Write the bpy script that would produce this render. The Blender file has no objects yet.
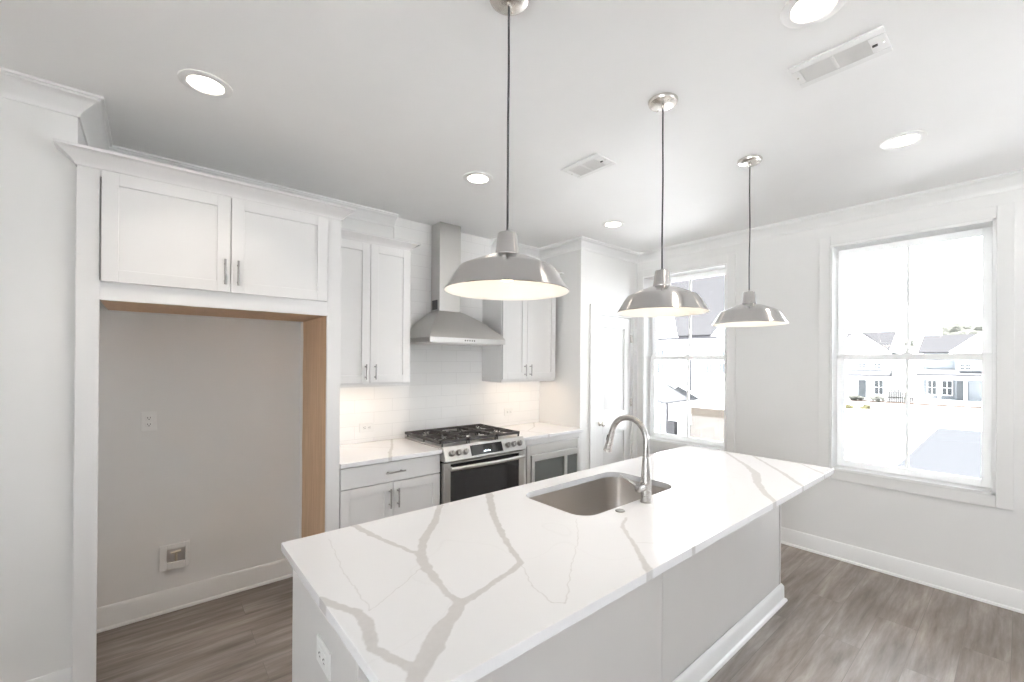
import bpy, bmesh, math, random
from mathutils import Vector, Matrix
random.seed(4)
scene = bpy.context.scene
COL = scene.collection
PI = math.pi

# ------------------------------------------------------------------ camera
F_PX, YAW, PITCH, ROLL, SX, SY = 431.6362, .7233, .0024, .0063, 20.4218, 20.0499
CAM = Vector((-.8872, -3.4512, 1.5365))
fw = Vector((math.sin(YAW) * math.cos(PITCH), math.cos(YAW) * math.cos(PITCH), math.sin(PITCH)))
rt = Vector((math.cos(YAW), -math.sin(YAW), 0))
up = rt.cross(fw)
rt, up = math.cos(ROLL) * rt + math.sin(ROLL) * up, -math.sin(ROLL) * rt + math.cos(ROLL) * up
cam_data = bpy.data.cameras.new('camera')
cam = bpy.data.objects.new('camera', cam_data)
COL.objects.link(cam)
cam.matrix_world = Matrix(((rt.x, up.x, -fw.x, CAM.x), (rt.y, up.y, -fw.y, CAM.y), (rt.z, up.z, -fw.z, CAM.z), (0, 0, 0, 1)))
cam_data.sensor_width = 36
cam_data.lens = F_PX / 1024 * 36
cam_data.shift_x = -SX / 1024
cam_data.shift_y = SY / 1024
cam_data.clip_start = .02
cam_data.clip_end = 400
scene.camera = cam

# ------------------------------------------------------------------ world, exposure
world = bpy.data.worlds.new('sky')
scene.world = world
world.use_nodes = True
wn = world.node_tree.nodes
bg = wn['Background']
bg.inputs['Color'].default_value = (.90, .95, 1, 1)
bg.inputs['Strength'].default_value = 3.6
sun = bpy.data.lights.new('sun', 'SUN')
sun.energy, sun.angle, sun.color = 36, math.radians(.6), (1, .99, .98)
sun_o = bpy.data.objects.new('sun', sun)
sun_o.rotation_euler = Vector((0, -.40, -.917)).to_track_quat('-Z', 'Y').to_euler()
COL.objects.link(sun_o)
vs = scene.view_settings
vs.view_transform = 'Standard'
vs.look = 'None'
vs.gamma = 1
vs.use_curve_mapping = False
vs.exposure = 1.4
scene.cycles.max_bounces = 12
scene.cycles.diffuse_bounces = 8
scene.cycles.glossy_bounces = 5
scene.cycles.transparent_max_bounces = 12
scene.cycles.sample_clamp_indirect = 6
scene.cycles.caustics_reflective = False
scene.cycles.caustics_refractive = False

# ------------------------------------------------------------------ main dimensions
H = 2.735           # ceiling
W = 3.187           # window wall
WY = -.60           # wall with the door
RX = 2.255          # return wall beside the counter
LY = -.585          # left partition front
LX = -1.147         # left partition end
IZ = .9053          # island top
REAR, SIDE = -6.6, -4.6


def portal(name, loc, rot, sx, sy):
    l = bpy.data.lights.new(name, 'AREA')
    l.shape = 'RECTANGLE'
    l.size, l.size_y = sx, sy
    l.cycles.is_portal = True
    o = bpy.data.objects.new(name, l)
    o.location, o.rotation_euler = loc, rot
    COL.objects.link(o)


WIN = [(-1.615, -.690), (-3.345, -2.440), (-5.35, -4.45)]        # openings in the window wall (y range); the last is added for daylight
WZ = (.70, 2.482)
ADDED_REARWIN = [(1.3, 2.8)]    # unseen opening added behind the camera for more daylight
ADDED_SIDEWIN = [(-6.1, -4.9), (-4.4, -3.2)]                          # unseen openings added in the side wall for more daylight
for a, b in ADDED_SIDEWIN:
    portal('daylight', (SIDE - .19, (a + b) / 2, 1.25), (0, -PI / 2, 0), 2.3, b - a)
for a, b in WIN:
    portal('daylight', (W + .19, (a + b) / 2, sum(WZ) / 2), (0, PI / 2, 0), WZ[1] - WZ[0], b - a)
for a, b in ADDED_REARWIN:
    portal('daylight', ((a + b) / 2, REAR - .19, 1.75), (-PI / 2, 0, 0), b - a, 1.3)


# ------------------------------------------------------------------ materials
def mat(name):
    m = bpy.data.materials.new(name)
    m.use_nodes = True
    return m, m.node_tree.nodes, m.node_tree.links, m.node_tree.nodes['Principled BSDF']


def paint(name, col, rough=.5, bump=.0, scale=200, metallic=0.0, var=.015, spec=.5):
    m, n, l, p = mat(name)
    p.inputs['Roughness'].default_value = rough
    p.inputs['Metallic'].default_value = metallic
    p.inputs['Specular IOR Level'].default_value = spec
    tc = n.new('ShaderNodeTexCoord')
    nz = n.new('ShaderNodeTexNoise')
    nz.inputs['Scale'].default_value = 6
    nz.inputs['Detail'].default_value = 3
    l.new(tc.outputs['Object'], nz.inputs['Vector'])
    mx = n.new('ShaderNodeMix')
    mx.data_type = 'RGBA'
    mx.inputs['A'].default_value = tuple(c * (1 - var) for c in col) + (1,)
    mx.inputs['B'].default_value = tuple(min(1, c * (1 + var)) for c in col) + (1,)
    l.new(nz.outputs['Fac'], mx.inputs['Factor'])
    l.new(mx.outputs['Result'], p.inputs['Base Color'])
    if bump:
        nb = n.new('ShaderNodeTexNoise')
        nb.inputs['Scale'].default_value = scale
        l.new(tc.outputs['Object'], nb.inputs['Vector'])
        b = n.new('ShaderNodeBump')
        b.inputs['Strength'].default_value = bump
        b.inputs['Distance'].default_value = .002
        l.new(nb.outputs['Fac'], b.inputs['Height'])
        l.new(b.outputs['Normal'], p.inputs['Normal'])
    return m


def metal(name, col, rough=.28, stretch=(1, 1, 60), amount=.05):
    m, n, l, p = mat(name)
    p.inputs['Base Color'].default_value = col + (1,)
    p.inputs['Metallic'].default_value = 1
    tc = n.new('ShaderNodeTexCoord')
    mp = n.new('ShaderNodeMapping')
    mp.inputs['Scale'].default_value = stretch
    nz = n.new('ShaderNodeTexNoise')
    nz.inputs['Scale'].default_value = 12
    nz.inputs['Detail'].default_value = 4
    l.new(tc.outputs['Object'], mp.inputs['Vector'])
    l.new(mp.outputs['Vector'], nz.inputs['Vector'])
    mr = n.new('ShaderNodeMapRange')
    mr.inputs['To Min'].default_value = rough - amount / 2
    mr.inputs['To Max'].default_value = rough + amount / 2
    l.new(nz.outputs['Fac'], mr.inputs['Value'])
    l.new(mr.outputs['Result'], p.inputs['Roughness'])
    return m


def glow(name, col, strength):
    m, n, l, p = mat(name)
    p.inputs['Base Color'].default_value = (.9, .9, .88, 1)
    p.inputs['Emission Color'].default_value = col + (1,)
    p.inputs['Emission Strength'].default_value = strength
    return m


M = {}
M['wall'] = paint('wall_paint', (.79, .787, .775), .55, .05, 350)
M['ceiling'] = paint('ceiling_paint', (.92, .92, .915), .75, .05, 300)
M['trim'] = paint('trim_paint', (.82, .82, .812), .32)
M['cabinet'] = paint('cabinet_lacquer', (.735, .728, .722), .35)
M['island'] = paint('island_lacquer', (.67, .655, .64), .35)
M['vinyl'] = paint('window_vinyl', (.92, .92, .915), .3)
_n, _l = M['vinyl'].node_tree.nodes, M['vinyl'].node_tree.links
_t = _n.new('ShaderNodeBsdfTranslucent')          # thin hollow vinyl lets some daylight through
_t.inputs['Color'].default_value = (.95, .95, .94, 1)
_m = _n.new('ShaderNodeMixShader')
_m.inputs[0].default_value = .22
_l.new(_n['Principled BSDF'].outputs[0], _m.inputs[1])
_l.new(_t.outputs[0], _m.inputs[2])
_l.new(_m.outputs[0], _n['Material Output'].inputs['Surface'])
M['plastic'] = paint('white_plastic', (.84, .84, .83), .3)
M['slot'] = paint('dark_slot', (.06, .06, .06), .5)
M['steel'] = metal('brushed_steel', (.62, .61, .59), .30, (60, 1, 1))
M['steel_dark'] = metal('sink_steel', (.66, .635, .61), .30, (40, 1, 40), .08)
M['nickel'] = metal('brushed_nickel', (.72, .69, .65), .26, (1, 1, 80))
M['shade'] = metal('spun_aluminium', (.52, .51, .505), .21, (1, 1, 40), .04)
M['shade_in'] = paint('shade_white_enamel', (.92, .91, .88), .4)
M['cord'] = paint('cord_rubber', (.035, .035, .04), .6)
M['iron'] = paint('cast_iron', (.06, .056, .055), .55, .1, 300)
M['black'] = paint('black_enamel', (.02, .02, .02), .25)
M['black_glass'] = paint('oven_glass', (.02, .02, .022), .06, spec=.9)
M['toe'] = paint('toe_board', (.78, .78, .76), .5)  # even off-white colour of the toe boards
M['screen_mark'] = glow('display_digits', (.75, .9, 1), 1.6)
M['lens'] = glow('downlight_lens', (1, .90, .76), 6)
M['bulb'] = glow('bulb_glass', (1, .84, .62), 3.5)
M['burner'] = metal('burner_alloy', (.75, .74, .72), .35)
M['brass'] = metal('brass_valve', (.72, .66, .55), .3)
M['steel_light'] = metal('bright_steel', (.80, .80, .79), .30, (3, 1, 1), .02)
M['pull'] = metal('pull_nickel', (.40, .39, .375), .28)
M['faucet'] = metal('faucet_steel', (.52, .505, .49), .27)
M['mw_glass'] = paint('microwave_glass', (.10, .11, .105), .08, spec=1.0)  # grey-green base lightened to stand in for a window reflection
_n, _l = M['shade'].node_tree.nodes, M['shade'].node_tree.links   # spun metal: grooves run round the shade
_t = _n.new('ShaderNodeTangent')
_t.direction_type, _t.axis = 'RADIAL', 'Z'
_n['Principled BSDF'].inputs['Anisotropic'].default_value = .75
_n['Principled BSDF'].inputs['Anisotropic Rotation'].default_value = .25
_l.new(_t.outputs[0], _n['Principled BSDF'].inputs['Tangent'])


def plywood():
    m, n, l, p = mat('raw_plywood')
    tc = n.new('ShaderNodeTexCoord')
    mp = n.new('ShaderNodeMapping')
    mp.inputs['Scale'].default_value = (9, 9, .7)
    l.new(tc.outputs['Object'], mp.inputs['Vector'])
    nz = n.new('ShaderNodeTexNoise')
    nz.inputs['Scale'].default_value = 4
    nz.inputs['Detail'].default_value = 8
    nz.inputs['Distortion'].default_value = .6
    l.new(mp.outputs['Vector'], nz.inputs['Vector'])
    cr = n.new('ShaderNodeValToRGB')
    cr.color_ramp.elements[0].position, cr.color_ramp.elements[0].color = .3, (.46, .30, .18, 1)
    cr.color_ramp.elements[1].position, cr.color_ramp.elements[1].color = .75, (.60, .41, .26, 1)
    l.new(nz.outputs['Fac'], cr.inputs['Fac'])
    # ragged strip of wall paint brushed over the back edge of the panel
    sp = n.new('ShaderNodeSeparateXYZ')
    l.new(tc.outputs['Object'], sp.inputs['Vector'])
    n2 = n.new('ShaderNodeTexNoise')
    n2.inputs['Scale'].default_value = 5
    l.new(tc.outputs['Object'], n2.inputs['Vector'])
    ad = n.new('ShaderNodeMath')
    ad.operation = 'MULTIPLY_ADD'
    ad.inputs[1].default_value = .035
    l.new(n2.outputs['Fac'], ad.inputs[0])
    l.new(sp.outputs['Y'], ad.inputs[2])
    gt = n.new('ShaderNodeMath')
    gt.operation = 'GREATER_THAN'
    gt.inputs[1].default_value = 2.0
    l.new(ad.outputs[0], gt.inputs[0])
    mx = n.new('ShaderNodeMix')
    mx.data_type = 'RGBA'
    mx.inputs['B'].default_value = (.78, .77, .75, 1)
    l.new(gt.outputs[0], mx.inputs['Factor'])
    l.new(cr.outputs['Color'], mx.inputs['A'])
    l.new(mx.outputs['Result'], p.inputs['Base Color'])
    p.inputs['Roughness'].default_value = .6
    m['edge'] = gt.name
    return m


M['ply'] = plywood()


def planks():
    m, n, l, p = mat('plank_floor')
    tc = n.new('ShaderNodeTexCoord')
    br = n.new('ShaderNodeTexBrick')
    br.offset = .37
    br.inputs['Scale'].default_value = 1
    br.inputs['Brick Width'].default_value = 1.22
    br.inputs['Row Height'].default_value = .18
    br.inputs['Mortar Size'].default_value = .0012
    br.inputs['Color1'].default_value = (0, 0, 0, 1)
    br.inputs['Color2'].default_value = (1, 1, 1, 1)
    br.inputs['Mortar'].default_value = (.5, .5, .5, 1)
    l.new(tc.outputs['Object'], br.inputs['Vector'])
    # each plank shifts the grain
    sc = n.new('ShaderNodeVectorMath')
    sc.operation = 'SCALE'
    sc.inputs['Scale'].default_value = 7.3
    l.new(br.outputs['Color'], sc.inputs[0])
    ad = n.new('ShaderNodeVectorMath')
    ad.operation = 'ADD'
    l.new(tc.outputs['Object'], ad.inputs[0])
    l.new(sc.outputs[0], ad.inputs[1])
    mp = n.new('ShaderNodeMapping')
    mp.inputs['Scale'].default_value = (1.4, 13, 1)
    l.new(ad.outputs[0], mp.inputs['Vector'])
    nz = n.new('ShaderNodeTexNoise')
    nz.inputs['Scale'].default_value = 1.8
    nz.inputs['Detail'].default_value = 9
    nz.inputs['Roughness'].default_value = .62
    nz.inputs['Distortion'].default_value = .25
    l.new(mp.outputs['Vector'], nz.inputs['Vector'])
    mp2 = n.new('ShaderNodeMapping')
    mp2.inputs['Scale'].default_value = (1.1, 4.5, 1)
    l.new(ad.outputs[0], mp2.inputs['Vector'])
    n2 = n.new('ShaderNodeTexNoise')
    n2.inputs['Scale'].default_value = 1.5
    n2.inputs['Detail'].default_value = 5
    l.new(mp2.outputs['Vector'], n2.inputs['Vector'])
    cr = n.new('ShaderNodeValToRGB')
    e = cr.color_ramp.elements
    e[0].position, e[0].color = .32, (.18, .15, .13, 1)
    e[1].position, e[1].color = .70, (.36, .325, .295, 1)
    k = e.new(.5)
    k.color = (.26, .225, .20, 1)
    l.new(nz.outputs['Fac'], cr.inputs['Fac'])
    mx = n.new('ShaderNodeMix')
    mx.data_type = 'RGBA'
    mx.blend_type = 'MULTIPLY'
    mx.inputs['Factor'].default_value = .6
    l.new(cr.outputs['Color'], mx.inputs['A'])
    cr2 = n.new('ShaderNodeValToRGB')
    cr2.color_ramp.elements[0].position, cr2.color_ramp.elements[0].color = .35, (.55, .53, .52, 1)
    cr2.color_ramp.elements[1].position, cr2.color_ramp.elements[1].color = .68, (1.25, 1.25, 1.25, 1)
    l.new(n2.outputs['Fac'], cr2.inputs['Fac'])
    l.new(cr2.outputs['Color'], mx.inputs['B'])
    mj = n.new('ShaderNodeMix')
    mj.data_type = 'RGBA'
    mj.inputs['B'].default_value = (.17, .147, .134, 1)
    l.new(br.outputs['Fac'], mj.inputs['Factor'])
    l.new(mx.outputs['Result'], mj.inputs['A'])
    l.new(mj.outputs['Result'], p.inputs['Base Color'])
    p.inputs['Roughness'].default_value = .42
    b = n.new('ShaderNodeBump')
    b.inputs['Strength'].default_value = .12
    b.inputs['Distance'].default_value = .003
    l.new(nz.outputs['Fac'], b.inputs['Height'])
    l.new(b.outputs['Normal'], p.inputs['Normal'])
    return m


M['floor'] = planks()


def tiles():
    m, n, l, p = mat('glossy_subway_tile')
    tc = n.new('ShaderNodeTexCoord')
    sp = n.new('ShaderNodeSeparateXYZ')
    cb = n.new('ShaderNodeCombineXYZ')
    l.new(tc.outputs['Object'], sp.inputs[0])
    l.new(sp.outputs['X'], cb.inputs['X'])
    l.new(sp.outputs['Z'], cb.inputs['Y'])
    br = n.new('ShaderNodeTexBrick')
    br.inputs['Scale'].default_value = 1
    br.inputs['Brick Width'].default_value = .305
    br.inputs['Row Height'].default_value = .1025
    br.inputs['Mortar Size'].default_value = .0016
    br.inputs['Mortar Smooth'].default_value = .3
    br.inputs['Color1'].default_value = (.90, .898, .89, 1)
    br.inputs['Color2'].default_value = (.915, .91, .90, 1)
    br.inputs['Mortar'].default_value = (.79, .785, .775, 1)
    l.new(cb.outputs[0], br.inputs['Vector'])
    l.new(br.outputs['Color'], p.inputs['Base Color'])
    p.inputs['Roughness'].default_value = .08
    nz = n.new('ShaderNodeTexNoise')
    nz.inputs['Scale'].default_value = 9
    l.new(tc.outputs['Object'], nz.inputs['Vector'])
    sub = n.new('ShaderNodeMath')
    sub.operation = 'MULTIPLY_ADD'
    sub.inputs[1].default_value = -1.0
    l.new(br.outputs['Fac'], sub.inputs[0])
    l.new(nz.outputs['Fac'], sub.inputs[2])
    b = n.new('ShaderNodeBump')
    b.inputs['Strength'].default_value = .35
    b.inputs['Distance'].default_value = .0016
    l.new(sub.outputs[0], b.inputs['Height'])
    l.new(b.outputs['Normal'], p.inputs['Normal'])
    return m


M['tile'] = tiles()


def quartz(name, veins, thin_noise):
    """white quartz; veins = list of (points, widths) in metres on the slab, drawn as distance to poly-lines"""
    m, n, l, p = mat(name)
    tc = n.new('ShaderNodeTexCoord')
    sp = n.new('ShaderNodeSeparateXYZ')
    l.new(tc.outputs['Object'], sp.inputs[0])
    cb = n.new('ShaderNodeCombineXYZ')
    l.new(sp.outputs['X'], cb.inputs['X'])
    l.new(sp.outputs['Y'], cb.inputs['Y'])

    def vmath(op, **kw):
        q = n.new('ShaderNodeVectorMath')
        q.operation = op
        return q

    nz = n.new('ShaderNodeTexNoise')
    nz.inputs['Scale'].default_value = 26
    nz.inputs['Detail'].default_value = 5
    l.new(cb.outputs[0], nz.inputs['Vector'])
    s = vmath('SUBTRACT')
    s.inputs[1].default_value = (.5, .5, .5)
    l.new(nz.outputs['Color'], s.inputs[0])
    s2 = vmath('MULTIPLY_ADD')
    s2.inputs[1].default_value = (.022, .022, 0)
    l.new(s.outputs[0], s2.inputs[0])
    l.new(cb.outputs[0], s2.inputs[2])
    pos = s2.outputs[0]
    last = None
    for pts, ws in veins:
        for i in range(len(pts) - 1):
            a, b = Vector(pts[i] + (0,)), Vector(pts[i + 1] + (0,))
            ba = b - a
            pa = vmath('SUBTRACT')
            l.new(pos, pa.inputs[0])
            pa.inputs[1].default_value = a
            dt = vmath('DOT_PRODUCT')
            l.new(pa.outputs[0], dt.inputs[0])
            dt.inputs[1].default_value = ba / ba.length_squared
            cl = n.new('ShaderNodeClamp')
            l.new(dt.outputs['Value'], cl.inputs['Value'])
            sc = vmath('SCALE')
            sc.inputs[0].default_value = ba
            l.new(cl.outputs[0], sc.inputs['Scale'])
            ds = vmath('DISTANCE')
            l.new(pa.outputs[0], ds.inputs[0])
            l.new(sc.outputs[0], ds.inputs[1])
            w = n.new('ShaderNodeMath')
            w.operation = 'MULTIPLY_ADD'
            w.inputs[1].default_value = -(ws[i + 1] - ws[i])
            w.inputs[2].default_value = -ws[i]
            l.new(cl.outputs[0], w.inputs[0])
            d = n.new('ShaderNodeMath')
            d.operation = 'ADD'
            l.new(ds.outputs['Value'], d.inputs[0])
            l.new(w.outputs[0], d.inputs[1])
            if last is None:
                last = d.outputs[0]
            else:
                mn = n.new('ShaderNodeMath')
                mn.operation = 'SMOOTH_MIN'
                mn.inputs[2].default_value = .008
                l.new(last, mn.inputs[0])
                l.new(d.outputs[0], mn.inputs[1])
                last = mn.outputs[0]
    mr = n.new('ShaderNodeMapRange')
    mr.inputs['From Min'].default_value = -.003
    mr.inputs['From Max'].default_value = .002
    mr.inputs['To Min'].default_value = 1
    mr.inputs['To Max'].default_value = 0
    if last is not None:
        l.new(last, mr.inputs['Value'])
    else:
        mr.inputs['Value'].default_value = 1
    # soft natural hairlines
    wv = n.new('ShaderNodeTexNoise')
    wv.inputs['Scale'].default_value = thin_noise
    wv.inputs['Detail'].default_value = 2
    l.new(pos, wv.inputs['Vector'])
    ab = n.new('ShaderNodeMath')
    ab.operation = 'SUBTRACT'
    ab.inputs[1].default_value = .5
    l.new(wv.outputs['Fac'], ab.inputs[0])
    ab2 = n.new('ShaderNodeMath')
    ab2.operation = 'ABSOLUTE'
    l.new(ab.outputs[0], ab2.inputs[0])
    hr = n.new('ShaderNodeMapRange')
    hr.inputs['From Min'].default_value = 0
    hr.inputs['From Max'].default_value = .004
    hr.inputs['To Min'].default_value = .13
    hr.inputs['To Max'].default_value = 0
    l.new(ab2.outputs[0], hr.inputs['Value'])
    mxm = n.new('ShaderNodeMath')
    mxm.operation = 'MAXIMUM'
    l.new(mr.outputs['Result'], mxm.inputs[0])
    l.new(hr.outputs['Result'], mxm.inputs[1])
    mott = n.new('ShaderNodeTexNoise')
    mott.inputs['Scale'].default_value = 60
    mott.inputs['Detail'].default_value = 4
    l.new(tc.outputs['Object'], mott.inputs['Vector'])
    vc = n.new('ShaderNodeMix')
    vc.data_type = 'RGBA'
    vc.inputs['A'].default_value = (.58, .565, .56, 1)
    vc.inputs['B'].default_value = (.66, .65, .645, 1)
    l.new(mott.outputs['Fac'], vc.inputs['Factor'])
    mx = n.new('ShaderNodeMix')
    mx.data_type = 'RGBA'
    mx.inputs['A'].default_value = (.80, .80, .81, 1)
    l.new(mxm.outputs[0], mx.inputs['Factor'])
    l.new(vc.outputs['Result'], mx.inputs['B'])
    l.new(mx.outputs['Result'], p.inputs['Base Color'])
    p.inputs['Roughness'].default_value = .10
    p.inputs['Specular IOR Level'].default_value = .2
    return m


VEINS = [
    ([(-.31, -1.70), (-.299, -1.767), (-.283, -1.889), (-.251, -2.048), (-.225, -2.149)], (.012, .013, .012, .009, .008)),
    ([(.09, -1.72), (.067, -1.766), (-.055, -1.934), (-.154, -2.045), (-.223, -2.151), (-.253, -2.249), (-.267, -2.345), (-.283, -2.427), (-.276, -2.476)], (.013, .013, .014, .015, .017, .016, .011, .010, .016)),
    ([(-.276, -2.476), (-.237, -2.48), (-.155, -2.456), (-.065, -2.433), (-.013, -2.414), (.028, -2.307), (.095, -2.164), (.184, -1.994), (.313, -1.792), (.34, -1.74)], (.016, .012, .010, .010, .011, .009, .012, .014, .018, .018)),
    ([(-.276, -2.476), (-.318, -2.516), (-.368, -2.546), (-.419, -2.594), (-.459, -2.625), (-.495, -2.662), (-.55, -2.72)], (.016, .018, .024, .027, .022, .018, .018)),
    ([(-.58, -2.18), (-.548, -2.231), (-.52, -2.297), (-.495, -2.352), (-.492, -2.409), (-.508, -2.463), (-.517, -2.509), (-.501, -2.565), (-.486, -2.609), (-.470, -2.635)], (.013, .013, .012, .013, .016, .015, .011, .012, .012, .012)),
    ([(-.272, -2.242), (-.365, -2.303), (-.466, -2.366)], (.0012, .001, .001)),
    ([(-.411, -1.825), (-.454, -2.124), (-.466, -2.366)], (.0008, .0008, .0008)),
    ([(-.013, -2.414), (-.077, -2.537), (-.094, -2.633), (-.069, -2.662), (.073, -2.546), (.264, -2.403), (.401, -2.267)], (.001, .001, .0015, .0015, .001, .001, .0008)),
    ([(.564, -2.385), (.472, -2.44), (.404, -2.524), (.356, -2.586), (.298, -2.648), (.259, -2.692), (.228, -2.73)], (.006, .008, .008, .008, .011, .013, .013)),
    ([(.395, -2.559), (.442, -2.609), (.482, -2.644), (.53, -2.73)], (.001, .0015, .002, .012)),
    ([(2.25, -2.0), (2.068, -2.157), (1.862, -2.339), (1.713, -2.447), (1.53, -2.524), (1.358, -2.625), (1.243, -2.717), (1.22, -2.74)], (.010, .010, .014, .022, .020, .016, .014, .014)),
    ([(2.25, -2.2), (2.134, -2.297), (1.975, -2.434), (1.837, -2.552), (1.708, -2.647), (1.602, -2.738)], (.010, .010, .010, .014, .012, .012)),
    ([(2.25, -2.46), (2.184, -2.535), (2.048, -2.665), (1.98, -2.74)], (.006, .006, .008, .008)),
]
M['quartz'] = quartz('veined_quartz', VEINS, 1.3)
M['quartz_wall'] = quartz('veined_quartz_run', [
    ([(.30, -.70), (.38, -.5), (.47, -.33), (.62, 0.02)], (.012, .012, .010, .008)),
    ([(.47, -.33), (.20, -.10), (.12, .02)], (.006, .005, .005)),
    ([(1.52, .02), (1.62, -.2), (1.75, -.4), (1.80, -.70)], (.007, .008, .009, .010)),
    ([(1.75, -.4), (1.98, -.24), (2.2, .02)], (.005, .007, .008)),
], 1.3)


def pane_mat(name, tint=1.0):
    m, n, l, p = mat(name)
    tr = n.new('ShaderNodeBsdfTransparent')
    tr.inputs['Color'].default_value = (tint, tint, tint, 1)
    gl = n.new('ShaderNodeBsdfGlossy')
    gl.inputs['Roughness'].default_value = .01
    fr = n.new('ShaderNodeFresnel')
    fr.inputs['IOR'].default_value = 1.35
    mx = n.new('ShaderNodeMixShader')
    l.new(fr.outputs[0], mx.inputs[0])
    l.new(tr.outputs[0], mx.inputs[1])
    l.new(gl.outputs[0], mx.inputs[2])
    l.new(mx.outputs[0], n['Material Output'].inputs['Surface'])
    return m


M['pane'] = pane_mat('clear_pane', .97)
# outdoors
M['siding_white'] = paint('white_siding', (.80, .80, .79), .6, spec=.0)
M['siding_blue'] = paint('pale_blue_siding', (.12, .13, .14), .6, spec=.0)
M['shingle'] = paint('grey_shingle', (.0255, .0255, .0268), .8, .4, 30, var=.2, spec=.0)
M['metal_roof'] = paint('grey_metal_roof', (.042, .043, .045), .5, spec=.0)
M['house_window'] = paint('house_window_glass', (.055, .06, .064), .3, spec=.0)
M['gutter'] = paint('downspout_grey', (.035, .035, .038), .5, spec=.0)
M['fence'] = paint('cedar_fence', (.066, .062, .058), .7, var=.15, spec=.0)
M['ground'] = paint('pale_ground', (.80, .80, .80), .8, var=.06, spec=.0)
M['shadow_grey'] = paint('painted_shadow_grey', (.0262, .0274, .0296), .8, var=.05, spec=.0)  # shadow on the ground, painted as a darker blue-grey
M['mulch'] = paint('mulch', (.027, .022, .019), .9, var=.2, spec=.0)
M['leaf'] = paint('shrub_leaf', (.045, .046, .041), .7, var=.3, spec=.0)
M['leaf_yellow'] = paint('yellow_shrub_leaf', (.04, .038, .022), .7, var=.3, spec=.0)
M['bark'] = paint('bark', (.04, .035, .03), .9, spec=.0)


# ------------------------------------------------------------------ mesh helpers
def world_origin(o):
    v = Vector((0, 0, 0))
    while o is not None:
        v = v + Vector(o.location)
        o = o.parent
    return v


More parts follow.
